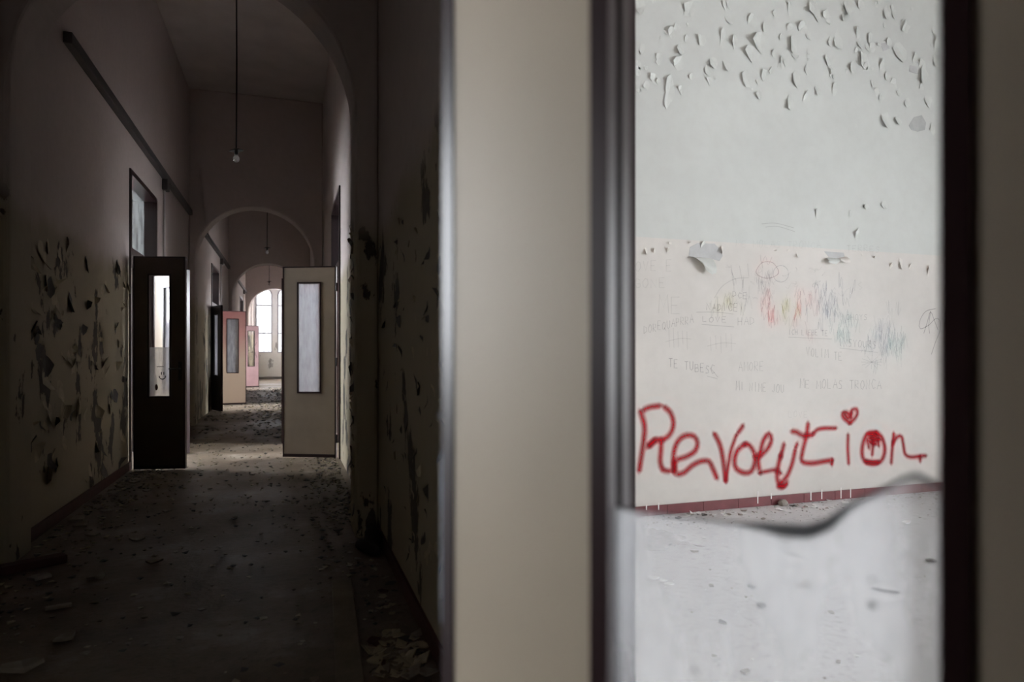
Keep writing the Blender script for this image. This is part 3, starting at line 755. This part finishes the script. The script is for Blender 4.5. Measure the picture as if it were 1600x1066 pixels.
# white drips over the skirting
for x, y0, y1 in ((1010, 789, 797), (1029, 786, 797), (1184, 767, 787), (1205, 771, 780), (1267, 768, 782), (1284, 765, 780), (1314, 762, 779), (1329, 763, 778)):
    a, b = on_y(x, y0, WF - .016), on_y(x, y1, WF - .016)
    box('paint_drip', (a[0] - .004, WF - .0172, max(.003, b[2])), (a[0] + .004, WF - .0150, a[2]), 'drip', wall_far)

# red graffiti glimpsed through the gap beside the dark left door
LAYER[0] = 0
p = on_y(205, 460, ARCH[1])
rg = mesh('spray_mark', [(p[0] + a, ARCH[1] - .002, p[2] + b) for a, b in ((-.16, .17), (-.05, .2), (.03, .16), (.05, -.1), (.02, -.2), (-.08, -.17), (-.18, -.1))], [tuple(range(7))],
          simple('red_wall_paint', (.5, .006, .02), .5, .1)); rg.parent = [o for o in COL.objects if o.get('label') == 'pale partition wall left of the corridor next to the second arch'][0]

# ------------------------------------------------------------------ peeling flakes of the corridor walls
random.seed(5)
def wall_flake_x(X, face, y, z, w_, h_, lift, mat, parent):
    vs, fs = flake_poly(w_ * .6, h_ * .7, lift, random.uniform(0, 6.3))
    return mesh('paint_flake', [(X + face * o, y + u, z + v) for u, v, o in vs], fs, mat, parent, False)
for k in range(120):
    x = random.uniform(18, 203); y = random.choice((random.gauss(430, 60), random.gauss(600, 80), random.gauss(690, 40)))
    if y < 330 + .4 * x * (x < 60): continue
    p = on_x(x, y, XL)
    if not (4.0 < p[1] < 6.45 and .1 < p[2] < 1.75): continue
    s = random.uniform(.5, 1.6)
    wall_flake_x(XL, 1, p[1], p[2], .06 * s, .07 * s, random.uniform(.012, .04), random.choice(('flake_lo', 'flake_lo', 'chip_dark')), wall_left)
for k in range(110):
    x = random.uniform(594, 698); y = random.uniform(330, 960)
    p = on_x(x, y, XR)
    if not (1.85 < p[1] < 3.66 and .1 < p[2] < 1.7): continue
    s = random.uniform(.3, .9)
    wall_flake_x(XR, -1, p[1], p[2], .028 * s, .055 * s, random.uniform(.006, .016), random.choice(('flake_lo', 'chip_dark')), wall_right)
# ragged inner edge of the near arch's right pier
px_ = -.45 + .785
for k in range(70):
    z = random.uniform(.05, 1.72); y = ARCH[0] + random.uniform(.06, AT - .06); s = random.uniform(.4, 1.1)
    wall_flake_x(px_, -1, y, z, .05 * s, .06 * s, random.uniform(.006, .02), random.choice(('flake_lo', 'chip_dark', 'flake_lo')), ARCHES[0])

# ------------------------------------------------------------------ cable duct along the left wall, one run per bay
for i, (ya, yb, lab) in enumerate(((4.72, 10.06, 'long dark cable duct on the left wall above the dark door'), (10.75, 16.2, 'dark cable duct on the left wall beyond the second arch'),
                                   (17.3, 22.4, 'short dark cable duct on the left wall beyond the third arch'))):
    e = empty('cable_duct', (XL + .002, ya, 2.93)); tag(e, lab, 'cable duct')
    box('channel', (0, 0, -.035), (.05, yb - ya, .035), 'duct', e, .004)
    yj = (8.12, 14.5, 21.4)[i] - ya
    jb = box('junction_box', (0, yj - .07, -.15), (.055, yb - ya if False else yj + .07, -.036), 'duct', e, .005)
    tube('conduit', [(.014, yj, -.15), (.014, yj, -1.05)], .013, 'conduit', jb)

# ------------------------------------------------------------------ pendant lamps
for (x, y, dz, lab) in ((-.462, 6.6, 2.86, 'nearest bare-bulb pendant lamp with a flat black disc'), (-.39, 13.0, 2.93, 'second bare-bulb pendant lamp beyond the second arch'),
                        (-.53, 19.5, 2.98, 'farthest small pendant lamp in front of the arched window')):
    e = empty('pendant_lamp', (x, y, dz)); tag(e, lab, 'lamp', 'pendant lamps along the corridor')
    tube('cord', [(0, 0, .01), (.004, 0, .8), (0, 0, ZC - dz - .03)], .0075, 'iron', e, 6)
    lathe('ceiling_rose', [(.05, 0), (.045, .02), (.02, .03)], 'iron', e, 12, (0, 0, ZC - dz - .03))
    sh = lathe('lamp_shade', [(.004, .018), (.02, .016), (.062, .002), (.063, -.004), (.02, .008)], 'iron', e, 20); sh.rotation_euler = (.1, -.16, 0)
    so = lathe('socket', [(.012, .012), (.016, 0), (.017, -.03), (.014, -.036)], 'iron', e, 12)
    lathe('bulb', [(.012, -.034), (.016, -.045), (.027, -.066), (.029, -.08), (.023, -.098), (.008, -.108)], 'bulb', so, 14)

# ------------------------------------------------------------------ litter
random.seed(23)
def chip_mesh(name, n_, r, th, bend, mat):
    vs = []; a0 = random.uniform(0, 6)
    pts = []
    for k in range(n_):
        a = a0 + 2 * math.pi * k / n_; q = r * random.uniform(.6, 1.15)
        pts.append((q * math.cos(a), q * .75 * math.sin(a)))
    zc = lambda x: bend * (x / r) ** 2 * r
    vs = [(x, y, zc(x)) for x, y in pts] + [(x * .97, y * .97, zc(x) + th) for x, y in pts] + [(0, 0, th * .9 + .0), (0, 0, 0)]
    fs = [(k, (k + 1) % n_, n_ + (k + 1) % n_, n_ + k) for k in range(n_)]
    fs += [(n_ + k, n_ + (k + 1) % n_, 2 * n_) for k in range(n_)] + [((k + 1) % n_, k, 2 * n_ + 1) for k in range(n_)]
    return mesh(name, vs, fs, mat)
ORD = 'first second third fourth fifth sixth seventh eighth ninth tenth eleventh twelfth thirteenth fourteenth fifteenth sixteenth seventeenth eighteenth nineteenth twentieth'.split()
BLOCK = []
def chips(name, label, cat, group, spots, mats, n_var=4, size=.03, th=.004, bend=.35):
    protos = []; rank = {}
    if len(spots) <= 20:
        key = lambda q: (q[0] * CS - q[1] * SN) / (q[1] * CS + q[0] * SN)
        for i, q in enumerate(sorted(spots, key=key)): rank[q] = ORD[i]
    for x, y, s in spots:
        if len(protos) < n_var:
            o = chip_mesh(name, random.choice((5, 6, 7)), size, th, random.uniform(.05, bend), mats[len(protos) % len(mats)]); protos.append(o.data)
        else: o = link(name, random.choice(protos), None)
        BLOCK.append((x, y, size * s * 1.15 + .02)); o.location = Vector((x, y, .0008)) * U; o.rotation_euler = (0, 0, random.uniform(0, 6.3)); o.scale = (s, s, s)
        tag(o, label + ', ' + rank[(x, y, s)] + ' from left' if rank else label, cat, group)
def fl(pts): return [(*on_z(x, y)[:2], s) for x, y, s in pts]
chips('plaster_chip', 'dull plaster chip on the dark floor along the left corridor wall', 'plaster chip', 'chips along the left wall',
      fl([(120, 815, 1.6), (125, 824, 1.3), (178, 772, 1.2), (210, 755, 1), (190, 762, 1), (145, 838, 1), (35, 1045, 1.6), (85, 872, 1.4), (165, 800, 1), (230, 768, .9), (215, 845, .9), (60, 905, 1.3), (100, 1000, 1.1), (150, 905, 1.2), (240, 880, .9), (260, 800, .8)]),
      ['chip', 'wood', 'stone', 'chip'], 4, .045, .008, .3)
rub = []
for k in range(75):
    y = random.uniform(.45, 1) ** .8 * 150 + 910; t = (y - 910) / 150
    rub.append((random.uniform(575 + 10 * t, 610 + 80 * t), y, random.uniform(.5, 1.4)))
rub += [(random.uniform(570, 620), random.uniform(880, 925), random.uniform(.5, 1)) for _ in range(14)]
chips('paint_chip', 'curled flake of fallen paint heaped along the right corridor wall', 'paint chip', 'fallen paint flakes by the right wall', [q for q in fl(rub) if q[0] < XR - .03], ['flake_lo', 'chip', 'wood', 'redwood', 'flake_lo', 'chip_dark'], 6, .034, .003, .6)
chips('plaster_chip', 'small plaster chip on the floor below the beige right door', 'plaster chip', 'chips below the beige door',
      fl([(470, 737, .9), (500, 742, 1), (440, 733, .7), (515, 733, 1), (395, 742, .8), (434, 760, .6), (480, 752, 1), (520, 748, 1.2), (455, 745, .8), (505, 728, .9), (485, 732, .7), (530, 760, 1.1), (510, 780, 1.1), (495, 825, .8), (528, 830, .8)]),
      ['chip', 'chip_dark', 'stone'], 3, .035, .006, .4)
chips('paint_chip', 'white paint chip on the pale floor of the graffiti room', 'paint chip', 'white chips on the pale floor',
      fl([(1238, 847, 1.4), (1250, 867, 1.1), (1150, 830, .7), (1415, 818, 1.3), (1020, 905, 1.2), (1035, 908, .8), (1385, 788, .9), (1300, 793, .7), (1045, 913, .7), (1320, 786, 1.2), (1296, 783, .9), (1100, 842, .8)]), ['chip_white'], 4, .032, .004, .5)
chips('debris_bit', 'small dark scrap on the pale floor of the graffiti room', 'debris', 'dark scraps on the pale floor',
      fl([(1190, 948, 1.1), (1260, 915, 1.3), (1130, 974, .8), (1165, 1051, .9), (1175, 918, .9), (1112, 917, .7), (1192, 812, .8), (1078, 805, .9), (1140, 805, .8), (1085, 863, .8), (1275, 826, .7), (1455, 878, 1.2), (1300, 959, .7), (1115, 1026, .5), (1310, 1036, .5), (1158, 838, .6)]), ['chip_dark', 'stone'], 4, .026, .006, .3)
wh = [(random.uniform(1045, 1330), 0, random.uniform(.35, 1.2)) for _ in range(46)]
wh = [(x, 806 - (x - 1032) * .0763 + random.uniform(1, 9), s) for x, _, s in wh]
chips('paint_chip', 'white paint chip fallen at the foot of the maroon skirting', 'paint chip', 'white chips along the skirting', [q for q in fl(wh) if q[1] < WF - .03], ['chip_white', 'chip_white', 'stone', 'chip_dark'], 5, .026, .004, .7)

# fine grit that nobody could count
def grit(name, label, n_, sampler, mats):
    vs, fs, mi = [], [], []
    for _ in range(n_):
        x, y, r = sampler()
        while any((x - bx) ** 2 + (y - by) ** 2 < br * br for bx, by, br in BLOCK): x, y, r = sampler()
        a = random.uniform(0, 6.3); b = len(vs); t = random.uniform(-.5, .5)
        for k in range(4):
            q = r * random.uniform(.6, 1.2); vs.append((x + q * math.cos(a + k * 1.571), y + q * math.sin(a + k * 1.571), .002 + r * .35 * (1 + (1 if k % 2 else -1) * t)))
        vs.append((x, y, .0005)); fs += [(b, b + 1, b + 2), (b, b + 2, b + 3), (b, b + 1, b + 4), (b + 1, b + 2, b + 4), (b + 2, b + 3, b + 4), (b + 3, b, b + 4)]; mi += [random.randrange(len(mats))] * 6
    me = bpy.data.meshes.new(name); me.from_pydata([Vector(v) * U for v in vs], [], fs)
    for m_ in mats: me.materials.append(M[m_])
    me.polygons.foreach_set('material_index', mi)
    o = bpy.data.objects.new(name, me); COL.objects.link(o); tag(o, label, 'grit', kind='stuff')
def s_corr():
    y = random.uniform(1.6, 8.2); e = random.random()
    x = (XL + .05 + abs(random.gauss(0, .18))) if e < .38 else (XR - .05 - abs(random.gauss(0, .15))) if e < .76 else random.uniform(XL + .05, XR - .05)
    x = min(max(x, XL + .04), XR - .04)
    if ARCH[0] - .03 < y < ARCH[0] + AT + .03 and not -1.2 < x < .3: return s_corr()
    return x, y, random.uniform(.006, .022)
def s_deep():
    y = random.uniform(8.3, 21); x = random.gauss(.0, .35) if random.random() < .75 else random.uniform(XL + .05, XR - .05)
    x = min(max(x, XL + .06), XR - .06)
    if any(q - .06 < y < q + AT + .06 for q in ARCH) and not -1.18 < x < .28: return s_deep()
    return x, y, random.uniform(.012, .04)
def s_room():
    x = random.uniform(XR + TH + .2, XE - .3); y = WF - abs(random.gauss(0, .14)) - .03 if random.random() < .55 else random.uniform(.2, WF - .1)
    return x, y, random.uniform(.003, .012)
# boards and larger litter
def board(name, p0, p1, w_, th, mat, label, cat, z=0.001):
    (x0, y0), (x1, y1) = p0, p1; L_ = math.hypot(x1 - x0, y1 - y0)
    e = box(name, (0, -w_ / 2, 0), (L_, w_ / 2, th), mat, None, min(.004, th * .3)); e.location = Vector((x0, y0, z)) * U; e.rotation_euler[2] = math.atan2(y1 - y0, x1 - x0)
    BLOCK.extend((x0 + (x1 - x0) * k / 24, y0 + (y1 - y0) * k / 24, w_ / 2 + .03) for k in range(25))
    tag(e, label, cat); return e
a, b = on_z(534, 912), on_z(549, 1100)
board('wooden_board', a[:2], b[:2], .085, .02, 'wood', 'long dusty board lying on the floor along the right wall', 'board')
a, b = on_z(-30, 905), on_z(102, 878)
board('wooden_plank', a[:2], b[:2], .07, .04, 'redwood', 'dull red plank on the dark floor by the left wall', 'plank')
a, b = on_z(70, 955), on_z(112, 948)
board('wood_strip', a[:2], b[:2], .022, .015, 'chip', 'short pale strip of wood on the dark floor at left', 'wood strip')
a, b = on_z(1362, 921), on_z(1405, 928)
board('wood_splinter', a[:2], b[:2], .012, .008, 'chip_dark', 'thin dark splinter on the pale room floor', 'splinter')
def lump(name, loc, r, mat, label, cat, seed, amp=.35, sub=3):
    bm = bmesh.new(); bmesh.ops.create_icosphere(bm, subdivisions=sub, radius=1); rnd = random.Random(seed)
    ph = [(rnd.uniform(1.5, 4.5), rnd.uniform(1.5, 4.5), rnd.uniform(1.5, 4.5), rnd.uniform(0, 6)) for _ in range(6)]
    for v in bm.verts:
        c = v.co.copy(); d = 1 + amp * sum(math.sin(c.x * a + c.y * b + c.z * g + p) for a, b, g, p in ph) / 3
        v.co = Vector((c.x * r[0] * d, c.y * r[1] * d, max(c.z * d, -.5) * r[2] + .5 * r[2])) * U
    me = bpy.data.meshes.new(name); bm.to_mesh(me); bm.free(); me.polygons.foreach_set('use_smooth', [True] * len(me.polygons))
    o = link(name, me, M[mat]); o.location = Vector(loc) * U; tag(o, label, cat); return o
BLOCK.extend(((.39, 3.38, .10), (.39, 3.5, .12)))
lump('black_heap', (.39, 3.45, .001), (.055, .13, .06), 'blackish', 'black heap in the corner of the right pier', 'rag heap', 3)  # near-black lump set in the pier's corner
p = on_z(1220, 789); lump('rubble_stone', (p[0], p[1] - .02, .0), (.036, .03, .026), 'stone', 'grey stone lying against the maroon skirting', 'stone', 8, .25, 2)
# crumpled clear plastic sheet near the door
def sheet():
    nx, ny = 22, 14; vs, fs = [], []; rnd = random.Random(4)
    ph = [(rnd.uniform(4, 16), rnd.uniform(4, 16), rnd.uniform(0, 6)) for _ in range(7)]
    for j in range(ny):
        for i in range(nx):
            u, v = i / (nx - 1) - .5, j / (ny - 1) - .5
            z = .014 * abs(sum(math.sin(u * a + v * b + p) for a, b, p in ph)) / 2 * (1 - (2 * u) ** 4) + .002
            vs.append((.42 * u + .04 * math.sin(9 * v), .30 * v + .03 * math.sin(11 * u), z))
    for j in range(ny - 1):
        for i in range(nx - 1):
            k = j * nx + i; fs.append((k, k + 1, k + nx + 1, k + nx))
    o = mesh('plastic_sheet', vs, fs, 'glass_shard', None, True); p = on_z(1012, 848); o.location = Vector((p[0], p[1], .001)) * U
    tag(o, 'crumpled clear plastic sheet on the pale floor beside the door', 'plastic sheet')
sheet()
BLOCK.extend((on_z(1012, 848)[0] + k * .05, on_z(1012, 848)[1], .2) for k in range(-3, 4))
p = on_z(1220, 789); BLOCK.append((p[0], p[1] - .02, .06))

grit('floor_grit', 'fine dark rubble scattered over the near corridor floor', 2600, s_corr, ['chip', 'chip_dark', 'wood', 'flake_lo'])
grit('floor_grit', 'glinting scraps of fallen paint covering the deep corridor floor', 1700, s_deep, ['chip', 'chip_dark', 'flake_lo'])
grit('floor_grit', 'fine crumbs over the pale floor of the graffiti room', 1200, s_room, ['chip_white', 'stone', 'patch'])
